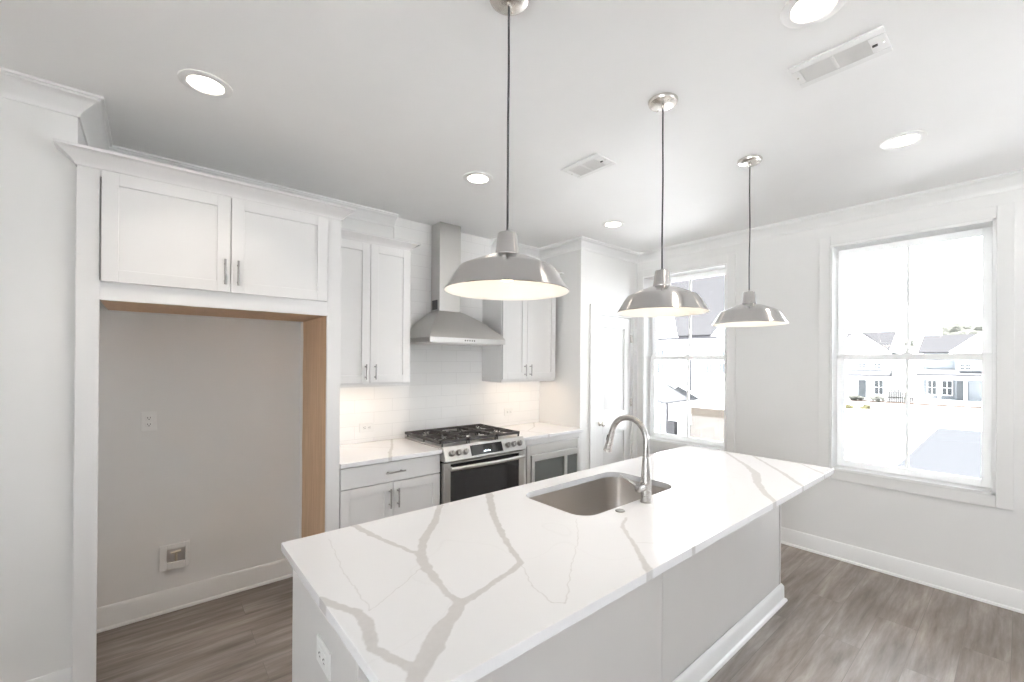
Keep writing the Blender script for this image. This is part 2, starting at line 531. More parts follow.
class MB:
    """collects shapes in world metres and links them as ONE mesh object"""

    def __init__(s):
        s.bm = bmesh.new()

    def box(s, x0, x1, y0, y1, z0, z1, mi=0):
        x0, x1 = min(x0, x1), max(x0, x1)
        y0, y1 = min(y0, y1), max(y0, y1)
        z0, z1 = min(z0, z1), max(z0, z1)
        v = [s.bm.verts.new(p) for p in ((x0, y0, z0), (x1, y0, z0), (x1, y1, z0), (x0, y1, z0), (x0, y0, z1), (x1, y0, z1), (x1, y1, z1), (x0, y1, z1))]
        for f in ((0, 3, 2, 1), (4, 5, 6, 7), (0, 1, 5, 4), (1, 2, 6, 5), (2, 3, 7, 6), (3, 0, 4, 7)):
            s.bm.faces.new([v[i] for i in f]).material_index = mi
        return s

    def loft(s, rings, caps=True, closed=True, mi=0, loop=False):
        vs = [[s.bm.verts.new(p) for p in r] for r in rings]
        k = len(rings[0])
        pairs = list(zip(vs[:-1], vs[1:])) + ([(vs[-1], vs[0])] if loop else [])
        for a, b in pairs:
            for i in range(k if closed else k - 1):
                j = (i + 1) % k
                s.bm.faces.new((a[i], a[j], b[j], b[i])).material_index = mi
        if caps and closed and not loop:
            s.bm.faces.new(list(reversed(vs[0]))).material_index = mi
            s.bm.faces.new(vs[-1]).material_index = mi
        return s

    def tube(s, pts, r, n=12, caps=True):
        pts = [Vector(p) for p in pts]
        rs = r if isinstance(r, (list, tuple)) else [r] * len(pts)
        rings = []
        ref = None
        for i, p in enumerate(pts):
            t = (pts[min(i + 1, len(pts) - 1)] - pts[max(i - 1, 0)]).normalized()
            if ref is None:
                ref = t.orthogonal().normalized()
            ref = (ref - t * ref.dot(t)).normalized()
            b = t.cross(ref)
            rings.append([p + (ref * math.cos(2 * PI * k / n) + b * math.sin(2 * PI * k / n)) * rs[i] for k in range(n)])
        return s.loft(rings, caps)

    def lathe(s, prof, c=(0, 0, 0), n=48, axis='z', caps=True, sx=1, sy=1):
        rings = []
        for r, h in prof:
            ring = []
            for k in range(n):
                a = 2 * PI * k / n
                u, v = r * math.cos(a) * sx, r * math.sin(a) * sy
                d = (u, v, h) if axis == 'z' else ((u, -h, v) if axis == 'y' else (h, u, v))
                ring.append((c[0] + d[0], c[1] + d[1], c[2] + d[2]))
            rings.append(ring)
        return s.loft(rings, caps)

    def prism(s, poly, axis, a, b, mi=0):
        def P(u, v, w):
            return (w, u, v) if axis == 'x' else ((u, w, v) if axis == 'y' else (u, v, w))
        return s.loft([[P(u, v, a) for u, v in poly], [P(u, v, b) for u, v in poly]], mi=mi)

    def sweep(s, path, prof, caps=True):
        """profile (offset to the right of travel, z) along an XY path with mitred corners"""
        n = len(path)
        rings = []
        for i, (x, y) in enumerate(path):
            def nrm(a, b):
                d = Vector((b[0] - a[0], b[1] - a[1])).normalized()
                return Vector((d.y, -d.x))
            n0 = nrm(path[i - 1], path[i]) if i else None
            n1 = nrm(path[i], path[i + 1]) if i < n - 1 else None
            if n0 is None:
                k = n1
            elif n1 is None:
                k = n0
            else:
                k = (n0 + n1).normalized()
                k = k / k.dot(n0)
            rings.append([(x + k.x * d, y + k.y * d, z) for d, z in prof])
        return s.loft(rings, caps)

    def build(s, name, m, parent=None, bevel=0, seg=2, sharp=32, weld=False):
        bm = s.bm
        if weld:
            bmesh.ops.remove_doubles(bm, verts=bm.verts, dist=1e-5)
        bmesh.ops.recalc_face_normals(bm, faces=bm.faces)
        for e in bm.edges:
            if len(e.link_faces) == 2:
                e.smooth = e.calc_face_angle(0) < math.radians(sharp)
            else:
                e.smooth = False
        for f in bm.faces:
            f.smooth = True
        o0 = world_origin(parent) if parent else Vector((0, 0, 0))
        if parent:
            bmesh.ops.translate(bm, verts=bm.verts, vec=-o0)
        me = bpy.data.meshes.new(name)
        bm.to_mesh(me)
        bm.free()
        o = bpy.data.objects.new(name, me)
        COL.objects.link(o)
        o.parent = parent
        for q in (m if isinstance(m, (list, tuple)) else [m]):
            me.materials.append(M[q] if isinstance(q, str) else q)
        if bevel:
            b = o.modifiers.new('bevel', 'BEVEL')
            b.width, b.segments, b.limit_method, b.angle_limit = bevel, seg, 'ANGLE', math.radians(40)
            b.harden_normals = True
        return o


def tag(o, label, cat, group=None, kind=None):
    o['label'], o['category'] = label, cat
    if group:
        o['group'] = group
    if kind:
        o['kind'] = kind
    return o


def thing(name, loc, label, cat, group=None):
    o = bpy.data.objects.new(name, None)
    o.empty_display_size = .05
    o.location = loc
    COL.objects.link(o)
    return tag(o, label, cat, group)


def struct(o, label, cat):
    return tag(o, label, cat, None, 'structure')


def copy_tree(o, parent=None):
    c = o.copy()
    COL.objects.link(c)
    c.parent = parent
    for ch in list(o.children):
        copy_tree(ch, c)
    return c


def rrect(x0, x1, y0, y1, r, n=8):
    out = []
    for cx, cy, a0 in ((x1 - r, y1 - r, 0), (x0 + r, y1 - r, PI / 2), (x0 + r, y0 + r, PI), (x1 - r, y0 + r, 3 * PI / 2)):
        for k in range(n + 1):
            a = a0 + PI / 2 * k / n
            out.append((cx + r * math.cos(a), cy + r * math.sin(a)))
    return out


# ------------------------------------------------------------------ room shell
T = .20
struct(MB().box(SIDE - T, W + T, REAR - T, T, -.2, 0).build('floor', 'floor'), 'grey-brown wood-look plank floor', 'floor')
struct(MB().box(SIDE - T, W + T, REAR - T, T, H, H + .2).build('ceiling', 'ceiling'), 'flat white painted ceiling', 'ceiling')
struct(MB().box(LX, W + T, 0, T, 0, H).build('wall_back', 'wall'), 'painted wall behind the cabinets and the refrigerator alcove', 'wall')
struct(MB().box(SIDE - T, LX, LY, T, 0, H).build('wall_left', 'wall'), 'painted wall at the left edge of the view', 'wall')
b = MB()
prev = REAR - T
for a, c in ADDED_SIDEWIN:
    b.box(SIDE - T, SIDE, prev, a, 0, H)
    b.box(SIDE - T, SIDE, a, c, 0, .1)
    b.box(SIDE - T, SIDE, a, c, 2.4, H)
    prev = c
b.box(SIDE - T, SIDE, prev, LY, 0, H)
struct(b.build('wall_side', 'wall'), 'painted side wall behind the viewer', 'wall')
# pantry block with a door opening
DX0, DX1, DZ = 2.478, 3.098, 2.035
b = MB()
b.box(RX, DX0, WY, 0, 0, H)
b.box(DX1, W, WY, 0, 0, H)
b.box(DX0, DX1, WY, 0, DZ, H)
struct(b.build('wall_pantry', 'wall'), 'painted wall around the white panel door', 'wall')
# window wall
b = MB()
ys = [T]
edges = [(0.0, T)]
prev = T
for a, c in WIN:
    b.box(W, W + T, c, prev, 0, H)
    b.box(W, W + T, a, c, 0, WZ[0])
    b.box(W, W + T, a, c, WZ[1], H)
    prev = a
b.box(W, W + T, REAR - T, prev, 0, H)
struct(b.build('wall_right', 'wall'), 'painted window wall on the right', 'wall')
b = MB()
prev = SIDE
for a, c in ADDED_REARWIN:
    b.box(prev, a, REAR - T, REAR, 0, H)
    b.box(a, c, REAR - T, REAR, 0, 1.1)
    b.box(a, c, REAR - T, REAR, 2.4, H)
    prev = c
b.box(prev, W + T, REAR - T, REAR, 0, H)
struct(b.build('wall_rear', 'wall'), 'painted wall with an added window behind the viewer', 'wall')

# tile
b = MB()
b.box(0.0, RX, -.008, 0, .892, 1.37)
b.box(.6145, 1.60, -.0081, 0, 1.37, H)
struct(b.build('wall_tile', 'tile'), 'glossy white subway tile wall behind the range and hood', 'tile wall')

# crown moulding at the ceiling
CR = [(0, H - .09), (.008, H - .09), (.010, H - .078), (.018, H - .066), (.034, H - .050), (.052, H - .034), (.066, H - .022), (.076, H - .019), (.080, H - .012), (.090, H - .010), (.090, H), (0, H)]
struct(MB().sweep([(SIDE, LY), (LX, LY), (LX, 0), (.6145, 0)], CR).build('trim_1', 'trim'), 'white crown moulding along the left wall and above the tall cabinet', 'crown moulding')
struct(MB().sweep([(1.60, 0), (RX, 0), (RX, WY), (W, WY), (W, REAR)], CR).build('trim_2', 'trim'), 'white crown moulding along the door wall and window wall', 'crown moulding')
# baseboards
BB = [(0, 0), (.026, 0), (.026, .007), (.023, .014), (.015, .018), (.015, .108), (.012, .116), (.012, .122), (.006, .1327), (0, .1327)]
struct(MB().sweep([(SIDE, LY), (LX - .002, LY)], BB).build('baseboard_left', 'trim'), 'white baseboard of the left wall', 'baseboard')
struct(MB().sweep([(-1.12, 0), (-.024, 0)], BB).build('baseboard_alcove', 'trim'), 'white baseboard at the back of the refrigerator alcove', 'baseboard')
struct(MB().sweep([(W, WY), (W, REAR)], BB).build('baseboard_right', 'trim'), 'white baseboard below the windows', 'baseboard')
struct(MB().sweep([(RX, -.66 + .06), (RX + .001, WY), (DX0 - .09, WY)], BB).build('baseboard_pantry', 'trim'), 'white baseboard beside the panel door', 'baseboard')


# ------------------------------------------------------------------ windows
def window(idx, a, c, label):
    z0, z1 = WZ
    root = thing('window_%d' % idx, (W, (a + c) / 2, z0), label, 'window')
    root['kind'] = 'structure'
    # casing flat on the wall, painted like the wall trim
    cw = .078
    cs = MB()
    cs.box(W - .016, W, a - cw, a, z0 - cw, z1 + cw)
    cs.box(W - .016, W, c, min(c + cw, WY - .003), z0 - cw, z1 + cw)
    cs.box(W - .016, W, a, c, z1, z1 + cw)
    cs.box(W - .016, W, a, c, z0 - cw, z0)
    cs.build('casing', 'wall', root, .003)
    f = MB()                      # jamb liner
    jt = .018
    for (y0, y1, q0, q1) in ((a, a + jt, z0, z1), (c - jt, c, z0, z1), (a, c, z0, z0 + jt), (a, c, z1 - jt, z1)):
        f.box(W - .02, W + .18, y0, y1, q0, q1)
    f.build('frame', 'vinyl', root, .002)
    zm = 1.592
    ym = (a + c) / 2
    sw = .052
    for nm, xx, q0, q1 in (('upper_sash', W + .142, zm - .022, z1 - jt), ('lower_sash', W + .108, z0 + jt, zm + .022)):
        s = MB()
        i0, i1 = a + jt, c - jt
        s.box(xx, xx + .032, i0, i0 + sw, q0, q1)
        s.box(xx, xx + .032, i1 - sw, i1, q0, q1)
        lo = .044 if nm == 'upper_sash' else .05
        hi = .05 if nm == 'upper_sash' else .044
        s.box(xx, xx + .032, i0 + sw, i1 - sw, q0, q0 + lo)
        s.box(xx, xx + .032, i0 + sw, i1 - sw, q1 - hi, q1)
        sash = s.build(nm, 'vinyl', root, .003)
        MB().box(xx + .006, xx + .026, ym - .010, ym + .010, q0 + lo - .002, q1 - hi + .002).build('muntin', 'vinyl', sash, .002)
        MB().box(xx + .014, xx + .018, i0 + sw - .004, i1 - sw + .004, q0 + lo - .004, q1 - hi + .004).build('pane', 'pane', sash)
    k = MB()
    k.box(W + .095, W + .125, ym - .028, ym + .028, zm + .022, zm + .030)
    k.lathe([(.010, 0), (.010, .010), (.004, .012)], (W + .11, ym, zm + .030), 16)
    k.box(W + .100, W + .108, ym - .004, ym + .03, zm + .034, zm + .042)
    k.build('sash_lock', 'plastic', root)
    return root


window(1, *WIN[0], 'white double-hung window beside the panel door, behind the pendant lamps')
window(2, *WIN[1], 'white double-hung window overlooking the street, past the island end')
window(3, *WIN[2], 'white double-hung window added out of view along the window wall')
for i, (a, c) in enumerate(ADDED_REARWIN + ADDED_SIDEWIN):
    rear = i < len(ADDED_REARWIN)
    r = thing('window_%d' % (4 + i), ((a + c) / 2, REAR, 1.1) if rear else (SIDE, (a + c) / 2, .1), 'tall window added behind the viewer for daylight', 'window', 'tall windows added behind the viewer for daylight')
    r['kind'] = 'structure'
    f, g = MB(), MB()
    zb = 1.1 if rear else .1
    zc = (zb + 2.4) / 2
    for x0, x1, q0, q1 in ((a, a + .06, zb, 2.4), (c - .06, c, zb, 2.4), (a, c, zb, zb + .06), (a, c, 2.34, 2.4), (a, c, zc - .03, zc + .03)):
        if rear:
            f.box(x0, x1, REAR - .12, REAR - .07, q0, q1)
        else:
            f.box(SIDE - .12, SIDE - .07, x0, x1, q0, q1)
    f.build('frame', 'vinyl', r)
    if rear:
        g.box(a + .05, c - .05, REAR - .10, REAR - .096, zb + .05, 2.35)
    else:
        g.box(SIDE - .10, SIDE - .096, a + .05, c - .05, .15, 2.35)
    g.build('pane', 'pane', r)

# ------------------------------------------------------------------ panel door
door = thing('door_1', ((DX0 + DX1) / 2, WY, 0), 'white two-panel pantry door with a small round knob', 'door')
door['kind'] = 'structure'
b = MB()
cw = .088
b.box(DX0 - cw, DX0 - .004, WY - .018, WY, 0, DZ + cw)
b.box(DX1 + .004, min(DX1 + cw, W - .001), WY - .018, WY, 0, DZ + cw)
b.box(DX0 - .004, DX1 + .004, WY - .018, WY, DZ + .004, DZ + cw)
b.build('casing', 'trim', door, .004)
b = MB()
b.box(DX0, DX0 + .012, WY - .002, WY + .1, 0, DZ)
b.box(DX1 - .012, DX1, WY - .002, WY + .1, 0, DZ)
b.box(DX0, DX1, WY - .002, WY + .1, DZ - .012, DZ)
b.build('jamb', 'trim', door)
b = MB()
x0, x1, yf = DX0 + .015, DX1 - .015, WY + .004
st = .112
pz = [(.24, .80), (1.02, 1.90)]
b.box(x0, x0 + st, yf, yf + .035, .012, DZ - .015)
b.box(x1 - st, x1, yf, yf + .035, .012, DZ - .015)
b.box(x0 + st, x1 - st, yf, yf + .035, .012, pz[0][0])
b.box(x0 + st, x1 - st, yf, yf + .035, pz[0][1], pz[1][0])
b.box(x0 + st, x1 - st, yf, yf + .035, pz[1][1], DZ - .015)
slab = b.build('slab', 'trim', door, .003)
for q0, q1 in pz:
    q = MB()
    q.box(x0 + st - .002, x1 - st + .002, yf + .014, yf + .028, q0 - .002, q1 + .002)
    q.loft([[(x0 + st + d, yf + yy, q0 + d), (x1 - st - d, yf + yy, q0 + d), (x1 - st - d, yf + yy, q1 - d), (x0 + st + d, yf + yy, q1 - d)] for d, yy in ((.02, .015), (.045, .005))])
    q.build('panel', 'trim', slab)
kb = MB()
kb.lathe([(.026, 0), (.026, .006), (.012, .010), (.011, .030), (.020, .036), (.027, .046), (.027, .056), (.020, .064), (.004, .067)], (x0 + .06, yf, .912), 24, 'y')
kb.build('knob', 'nickel', door)
for hz in (1.80, 1.10, .25):
    h = MB()
    h.tube([(DX1 - .010, WY - .006, hz - .045), (DX1 - .010, WY - .006, hz + .045)], .006, 10)
    h.box(DX1 - .03, DX1 - .010, WY - .002, WY + .004, hz - .043, hz + .043)
    h.build('hinge', 'nickel', door)


# ------------------------------------------------------------------ cabinetry helpers
def shaker(name, x0, x1, z0, z1, yf, parent, t=.02, fwid=.058, flat=False, y_sign=-1):
    b = MB()
    if flat:
        b.box(x0, x1, yf - t, yf, z0, z1)
    else:
        b.box(x0, x0 + fwid, yf - t, yf, z0, z1)
        b.box(x1 - fwid, x1, yf - t, yf, z0, z1)
        b.box(x0 + fwid, x1 - fwid, yf - t, yf, z0, z0 + fwid)
        b.box(x0 + fwid, x1 - fwid, yf - t, yf, z1 - fwid, z1)
        b.box(x0 + fwid - .002, x1 - fwid + .002, yf - t + .010, yf - .002, z0 + fwid - .002, z1 - fwid + .002)
    return b.build(name, 'cabinet', parent, .0016)


def pull(p0, p1, parent, out=.032, r=.0055):
    """straight bar pull with two posts; p0, p1 the bar ends on the door face"""
    b = MB()
    p0, p1 = Vector(p0), Vector(p1)
    o = Vector((0, -out, 0))
    b.tube([p0 + o, p1 + o], r, 12)
    for k in (.16, .84):
        q = p0.lerp(p1, k)
        b.tube([q, q + o], r * .85, 10)
    return b.build('handle', 'pull', parent)


def cab_crown(parent, path, z, d=.065, h=.066):
    pr = [(0, z), (.006, z), (.008, z + .010), (.016, z + .020), (.034, z + .036), (.050, z + .048), (d - .006, z + h - .014), (d, z + h - .012), (d, z + h), (0, z + h)]
    return MB().sweep(path, pr).build('crown_molding', 'cabinet', parent)


# ------------------------------------------------------------------ refrigerator surround
FX0, FY = -1.145, -.630
fr = thing('refrigerator_cabinet', (-.57, -.31, 0), 'tall white cabinet surround over the empty refrigerator alcove', 'cabinet')
MB().box(FX0, FX0 + .02, FY + .02, -.006, 0, 2.42).build('side_panel', 'cabinet', fr, .001)
sp_ = MB().box(-.0785, 0, FY + .02, -.004, 0, 2.42)
for f in sp_.bm.faces:
    if f.calc_center_median().x < -.07:
        f.material_index = 1
sp_.build('side_panel', ['cabinet', 'ply'], fr)
stile = MB().box(FX0, -1.0697, FY, FY + .02, 0, 2.42).box(-.078, 0, FY, FY + .02, 0, 2.42)
stile.box(-1.0697, -.078, FY, FY + .02, 1.813, 1.905).box(-1.0697, -.078, FY, FY + .02, 2.38, 2.42)
stile.build('face_frame', 'cabinet', fr, .001)
bx_ = MB().box(-1.0697, -.079, FY + .021, -.004, 1.813, 2.42)
for f in bx_.bm.faces:
    if f.normal.z < -.5 or f.calc_center_median().z < 1.82:
        f.material_index = 1
bx_.build('cabinet_box', ['cabinet', 'ply'], fr)
d1 = shaker('door', -1.064, -.5735, 1.8985, 2.408, FY, fr)
pull((-.598, FY - .02, 1.935), (-.598, FY - .02, 2.068), d1)
d2 = shaker('door', -.5695, -.084, 1.8985, 2.408, FY, fr)
pull((-.540, FY - .02, 1.935), (-.540, FY - .02, 2.068), d2)
cab_crown(fr, [(FX0, LY - .003), (FX0, FY), (0, FY), (0, -.06)], 2.416, .066, .072)
# paint edge position in the plywood material, in the panel's own coordinates (panel mesh is relative to the cabinet's base)
M['ply'].node_tree.nodes[M['ply']['edge']].inputs[1].default_value = -.052 + .31


# ------------------------------------------------------------------ wall cabinets
UZ, UT, UY = 1.3487, 2.385, -.311


def wall_cabinet(name, x0, x1, label, split, hl, hr, xl, xr, crown):
    r = thing(name, ((x0 + x1) / 2, UY / 2, UZ), label, 'cabinet', 'white wall cabinets beside the range hood')
    MB().box(x0, x1, UY, -.010, UZ + .022, UT + .02).box(x0, x1, UY - .001, UY + .019, UZ, UZ + .022).box(x0, x0 + .018, UY, -.01, UZ, UZ + .022).box(x1 - .018, x1, UY, -.01, UZ, UZ + .022).build('cabinet_box', 'cabinet', r, .001)
    a = shaker('door', xl, split - .0015, UZ + .028, UT, UY, r)
    pull((hl, UY - .02, UZ + .055), (hl, UY - .02, UZ + .165), a)
    c = shaker('door', split + .0015, xr, UZ + .028, UT, UY, r)
    pull((hr, UY - .02, UZ + .055), (hr, UY - .02, UZ + .165), c)
    cab_crown(r, crown, UT + .008, .06, .055)
    return r


wall_cabinet('wall_cabinet', .002, .6145, 'white two-door wall cabinet between the tall surround and the hood', .300, .266, .334, .006, .608, [(.001, UY), (.6145, UY), (.6145, -.02)])
wall_cabinet('wall_cabinet', 1.503, 2.185, 'white two-door wall cabinet on the far side of the hood', 1.800, 1.766, 1.834, 1.509, 2.178, [(1.503, -.02), (1.503, UY), (2.185, UY), (2.185, -.02)])


# under-cabinet lamps
def strip_lamp(x0, x1, w):
    l = bpy.data.lights.new('under_cabinet_lamp', 'AREA')
    l.shape = 'RECTANGLE'
    l.size, l.size_y = x1 - x0, .02
    l.energy = w
    l.color = (1, .78, .56)
    o = bpy.data.objects.new('under_cabinet_lamp', l)
    o.location = ((x0 + x1) / 2, -.24, UZ + .016)
    COL.objects.link(o)


strip_lamp(.05, .56, .36)
strip_lamp(1.56, 2.12, .42)

# ------------------------------------------------------------------ base cabinets and counters
BZ, BY = .862, -.605
bc = thing('base_cabinet', (.36, -.3, 0), 'white base cabinet with one wide drawer over two doors', 'cabinet')
MB().box(.002, .7135, BY, -.012, .10, BZ).build('cabinet_box', 'cabinet', bc, .001)
MB().box(.002, .7135, BY + .07, -.012, 0, .0995).build('toe_kick', 'toe', bc)
dr = shaker('drawer', .008, .709, .7215, .853, BY, bc, flat=True)
pull((.290, BY - .02, .787), (.428, BY - .02, .787), dr)
d1 = shaker('door', .008, .3505, .112, .7145, BY, bc)
pull((.324, BY - .02, .548), (.324, BY - .02, .678), d1)
d2 = shaker('door', .3535, .709, .112, .7145, BY, bc)
pull((.382, BY - .02, .545), (.382, BY - .02, .675), d2)

mcab = thing('base_cabinet', (1.87, -.3, 0), 'white base cabinet that houses the built-in microwave', 'cabinet')
b = MB()
for x0, x1, z0, z1 in ((1.4885, 1.545, .10, BZ), (2.212, RX - .002, .10, BZ), (1.545, 2.212, .812, BZ), (1.545, 2.212, .10, .345)):
    b.box(x0, x1, BY - .02, -.012, z0, z1)
b.build('cabinet_box', 'cabinet', mcab, .0015)
MB().box(1.4885, RX - .002, BY + .07, -.012, 0, .0995).build('toe_kick', 'toe', mcab)
shaker('drawer', 1.552, 2.206, .115, .335, BY - .0205, mcab, flat=True)

CT = .892
tag(MB().box(.001, .7145, -.648, -.009, BZ + .001, CT).build('countertop', 'quartz_wall', None, .003), 'veined white quartz counter left of the range', 'countertop')
tag(MB().box(1.4875, RX - .001, -.648, -.009, BZ + .001, CT).build('countertop', 'quartz_wall', None, .003), 'veined white quartz counter above the microwave', 'countertop')

# ------------------------------------------------------------------ microwave
mw = thing('microwave', (1.88, -.35, .345), 'built-in stainless microwave under the far counter', 'microwave')
y0 = BY - .022
b = MB()
for x0, x1, z0, z1 in ((1.548, 1.590, .348, .809), (2.180, 2.209, .348, .809), (1.590, 2.180, .725, .809), (1.590, 2.180, .348, .372)):
    b.box(x0, x1, y0 - .004, y0 + .05, z0, z1)
b.build('trim_kit', 'steel_light', mw, .002)
MB().box(1.592, 2.178, y0 + .02, -.1, .374, .723).build('body', 'black', mw)
dz0, dz1 = .376, .721
dm = MB()
dx0, dx1 = 1.596, 2.176
for x0, x1, z0, z1 in ((dx0, dx0 + .035, dz0, dz1), (2.00, 2.04, dz0, dz1), (dx0 + .035, 2.00, dz1 - .055, dz1), (dx0 + .035, 2.00, dz0, dz0 + .03), (2.04, dx1, dz1 - .055, dz1)):
    dm.box(x0, x1, y0 - .014, y0 + .018, z0, z1)
dd = dm.build('door', 'steel_light', mw, .002)
MB().box(dx0 + .034, 2.001, y0 - .006, y0 + .01, dz0 + .029, dz1 - .054).build('window', 'mw_glass', dd)
MB().box(2.041, dx1, y0 - .010, y0 + .017, dz0, dz1 - .056).build('control_panel', 'mw_glass', mw, .001)

# ------------------------------------------------------------------ range
RX0, RX1 = .7165, 1.4855
rg = thing('range', ((RX0 + RX1) / 2, -.33, 0), 'stainless slide-in gas range with black oven window', 'range')
MB().box(RX0 + .004, RX1 - .004, -.615, -.03, .03, .884).box(RX0 + .03, RX1 - .03, -.58, -.06, 0, .03).build('body', 'black', rg, .002)
b = MB().box(RX0 - .004, RX1 + .004, -.650, -.025, .8925, .906)
b.box(RX0 + .03, RX1 - .03, -.06, -.02, .906, .918)
b.build('cooktop', 'steel', rg, .003)
# sloped control panel
pp = [(-.60, .800), (-.688, .800), (-.693, .806), (-.652, .908), (-.60, .908)]
cp = MB().prism(pp, 'x', RX0, RX1).build('control_panel', 'steel', rg, .002)
pn = Vector((0, -.102, -.041)).normalized()          # outward normal of the sloped face
pn = Vector((0, -math.cos(math.atan2(.041, .102)), math.sin(math.atan2(.041, .102))))
pu = Vector((0, .041, .102)).normalized()
pc = Vector((0, -.6725, .857))


def on_panel(x, v, w):
    p = pc + pu * v + pn * w
    return (x, p.y, p.z)


def panel_plate(x0, x1, v0, v1, w0, w1):
    return MB().loft([[on_panel(x0, v0, w), on_panel(x1, v0, w), on_panel(x1, v1, w), on_panel(x0, v1, w)] for w in (w0, w1)])


dsp = panel_plate(.945, 1.245, -.040, .038, .0, .003).build('display', 'black_glass', rg)
marks = MB()
for i, x in enumerate((1.060, 1.073, 1.086, 1.101, 1.114)):
    marks.loft([[on_panel(x, -.022, w), on_panel(x + .008, -.022, w), on_panel(x + .008, -.014 + (.004 if i % 2 else 0), w), on_panel(x, -.014 + (.004 if i % 2 else 0), w)] for w in (.003, .0036)])
marks.build('readout', 'screen_mark', dsp)
for x in (.776, .836, .896, 1.300, 1.362, 1.424):
    k = MB()
    rings = []
    for r, w in ((.024, 0), (.024, .005), (.0205, .007), (.0195, .026), (.018, .028), (.0, .0281)):
        r = max(r, .0004)
        rings.append([Vector(on_panel(x, 0, w)) + Vector((1, 0, 0)) * r * math.cos(2 * PI * j / 20) + pu * r * math.sin(2 * PI * j / 20) for j in range(20)])
    k.loft(rings)
    k.loft([[on_panel(x - .005, -.019, w), on_panel(x + .005, -.019, w), on_panel(x + .004, .019, w), on_panel(x - .004, .019, w)] for w in (.026, .034)])
    k.build('knob', 'pull', rg)
# oven door
oz0, oz1 = .255, .788
od = MB()
xa, xb = RX0 + .002, RX1 - .002
for x0, x1, z0, z1 in ((xa, xa + .055, oz0, oz1), (xb - .055, xb, oz0, oz1), (xa + .055, xb - .055, oz0, oz0 + .05), (xa + .055, xb - .055, oz1 - .012, oz1)):
    od.box(x0, x1, -.668, -.618, z0, z1)
odo = od.build('oven_door', 'steel', rg, .003)
MB().box(xa + .054, xb - .054, -.664, -.622, oz0 + .049, oz1 - .011).build('oven_window', 'black_glass', odo)
hd = MB()
hp = []
for i in range(13):
    u = i / 12
    hp.append((RX0 + .035 + (RX1 - RX0 - .07) * u, -.712 - .020 * math.sin(PI * u), .752))
rings = []
for (x, y, z) in hp:
    rings.append([(x, y + .009 * math.cos(a), z + .015 * math.sin(a)) for a in [2 * PI * k / 12 for k in range(12)]])
hd.loft(rings)
for x in (RX0 + .047, RX1 - .047):
    hd.box(x - .010, x + .010, -.712, -.664, .741, .763)
hd.build('handle', 'steel', odo)
MB().box(xa, xb, -.662, -.618, .075, .248).build('storage_drawer', 'steel', rg, .004)
# burners and grates
for (x, y, r) in ((.86, -.20, .034), (.86, -.48, .044), (1.10, -.34, .040), (1.345, -.20, .036), (1.345, -.48, .048)):
    bn = MB().lathe([(r + .022, .906), (r + .022, .908), (r + .006, .912), (r + .004, .920)], (x, y, 0), 28).build('burner', 'burner', rg)
    MB().lathe([(r, .9202), (r + .002, .923), (r, .928), (.004, .930)], (x, y, 0), 28).build('burner_cap', 'iron', bn)
gx = [(RX0 - .018, .942), (.947, 1.213), (1.218, RX1 - .030)]
for x0, x1 in gx:
    g = MB()
    ya, yb = -.640, -.055
    zt0, zt1 = .934, .950
    w = .013
    for x in (x0, x1 - w):
        g.box(x, x + w, ya, yb, zt0 - .004, zt1)
    for y in (ya, yb - w, (ya + yb) / 2 - w / 2):
        g.box(x0, x1, y, y + w, zt0 - .004, zt1)
    cx = (x0 + x1) / 2
    for yy in (-.48, -.20) if abs(cx - 1.1) > .1 else (-.34,):
        for k in range(8):
            a = 2 * PI * k / 8 + PI / 8
            p0 = Vector((cx + .030 * math.cos(a), yy + .030 * math.sin(a), zt1 - .006))
            q = .105
            p1 = Vector((min(max(cx + q * 1.3 * math.cos(a), x0 + .005), x1 - .005), yy + q * 1.25 * math.sin(a), zt1 - .006))
            g.tube([p0, p1], .0052, 6)
    for k in range(9):                     # fingers along the outer rails
        y = ya + .04 + k * .063
        g.box(x0, x0 + .045, y, y + .008, zt0, zt1)
        g.box(x1 - .045, x1, y, y + .008, zt0, zt1)
    for x in (x0 + .001, x1 - w - .001):
        for y in (ya + .001, yb - w - .001, (ya + yb) / 2 - w / 2):
            g.box(max(x, RX0 - .001), max(x, RX0 - .001) + .010, y, y + .010, .9062, zt0)
    g.build('grate', 'iron', rg)

# ------------------------------------------------------------------ range hood
hd = thing('range_hood', (1.058, -.24, 1.686), 'stainless chimney range hood on the tiled wall', 'range hood')
hx0, hx1, hy = .696, 1.420, -.483
ch = MB().box(.956, 1.164, -.160, -.0085, 1.955, H - .001).build('chimney', 'steel', hd, .002)
vg = MB()
vg.box(.9535, .957, -.125, -.035, 1.985, 2.068)
for k in range(6):
    z = 1.993 + k * .0125
    vg.box(.9515, .9545, -.120, -.040, z, z + .005)
vg.build('vent_grille', 'slot', ch)
cn = MB()
prof = [(0.0, 1.727), (.10, 1.770), (.45, 1.868), (.93, 1.962), (1.0, 1.972)]
rings = []
for t, z in prof:
    xa_, xb_ = hx0 + (.953 - hx0) * t, hx1 + (1.167 - hx1) * t
    yy = hy + (-.163 - hy) * t
    rings.append([(xa_, yy, z), (xb_, yy, z), (xb_, -.0085, z), (xa_, -.0085, z)])
cn.loft(rings)
cn.build('canopy', 'steel', hd, sharp=20)
bd = MB().box(hx0, hx1, hy, -.0085, 1.686, 1.727).build('band', 'steel', hd, .0015)
bt = MB()
for k in range(5):
    bt.lathe([(.006, 0), (.006, .003), (.004, .004)], (1.010 + k * .022, hy, 1.7065), 14, 'y')
bt.build('control_buttons', 'slot', bd)
MB().box(hx0 + .04, hx1 - .04, hy + .04, -.05, 1.681, 1.6855).build('grease_filter', 'steel_dark', hd)

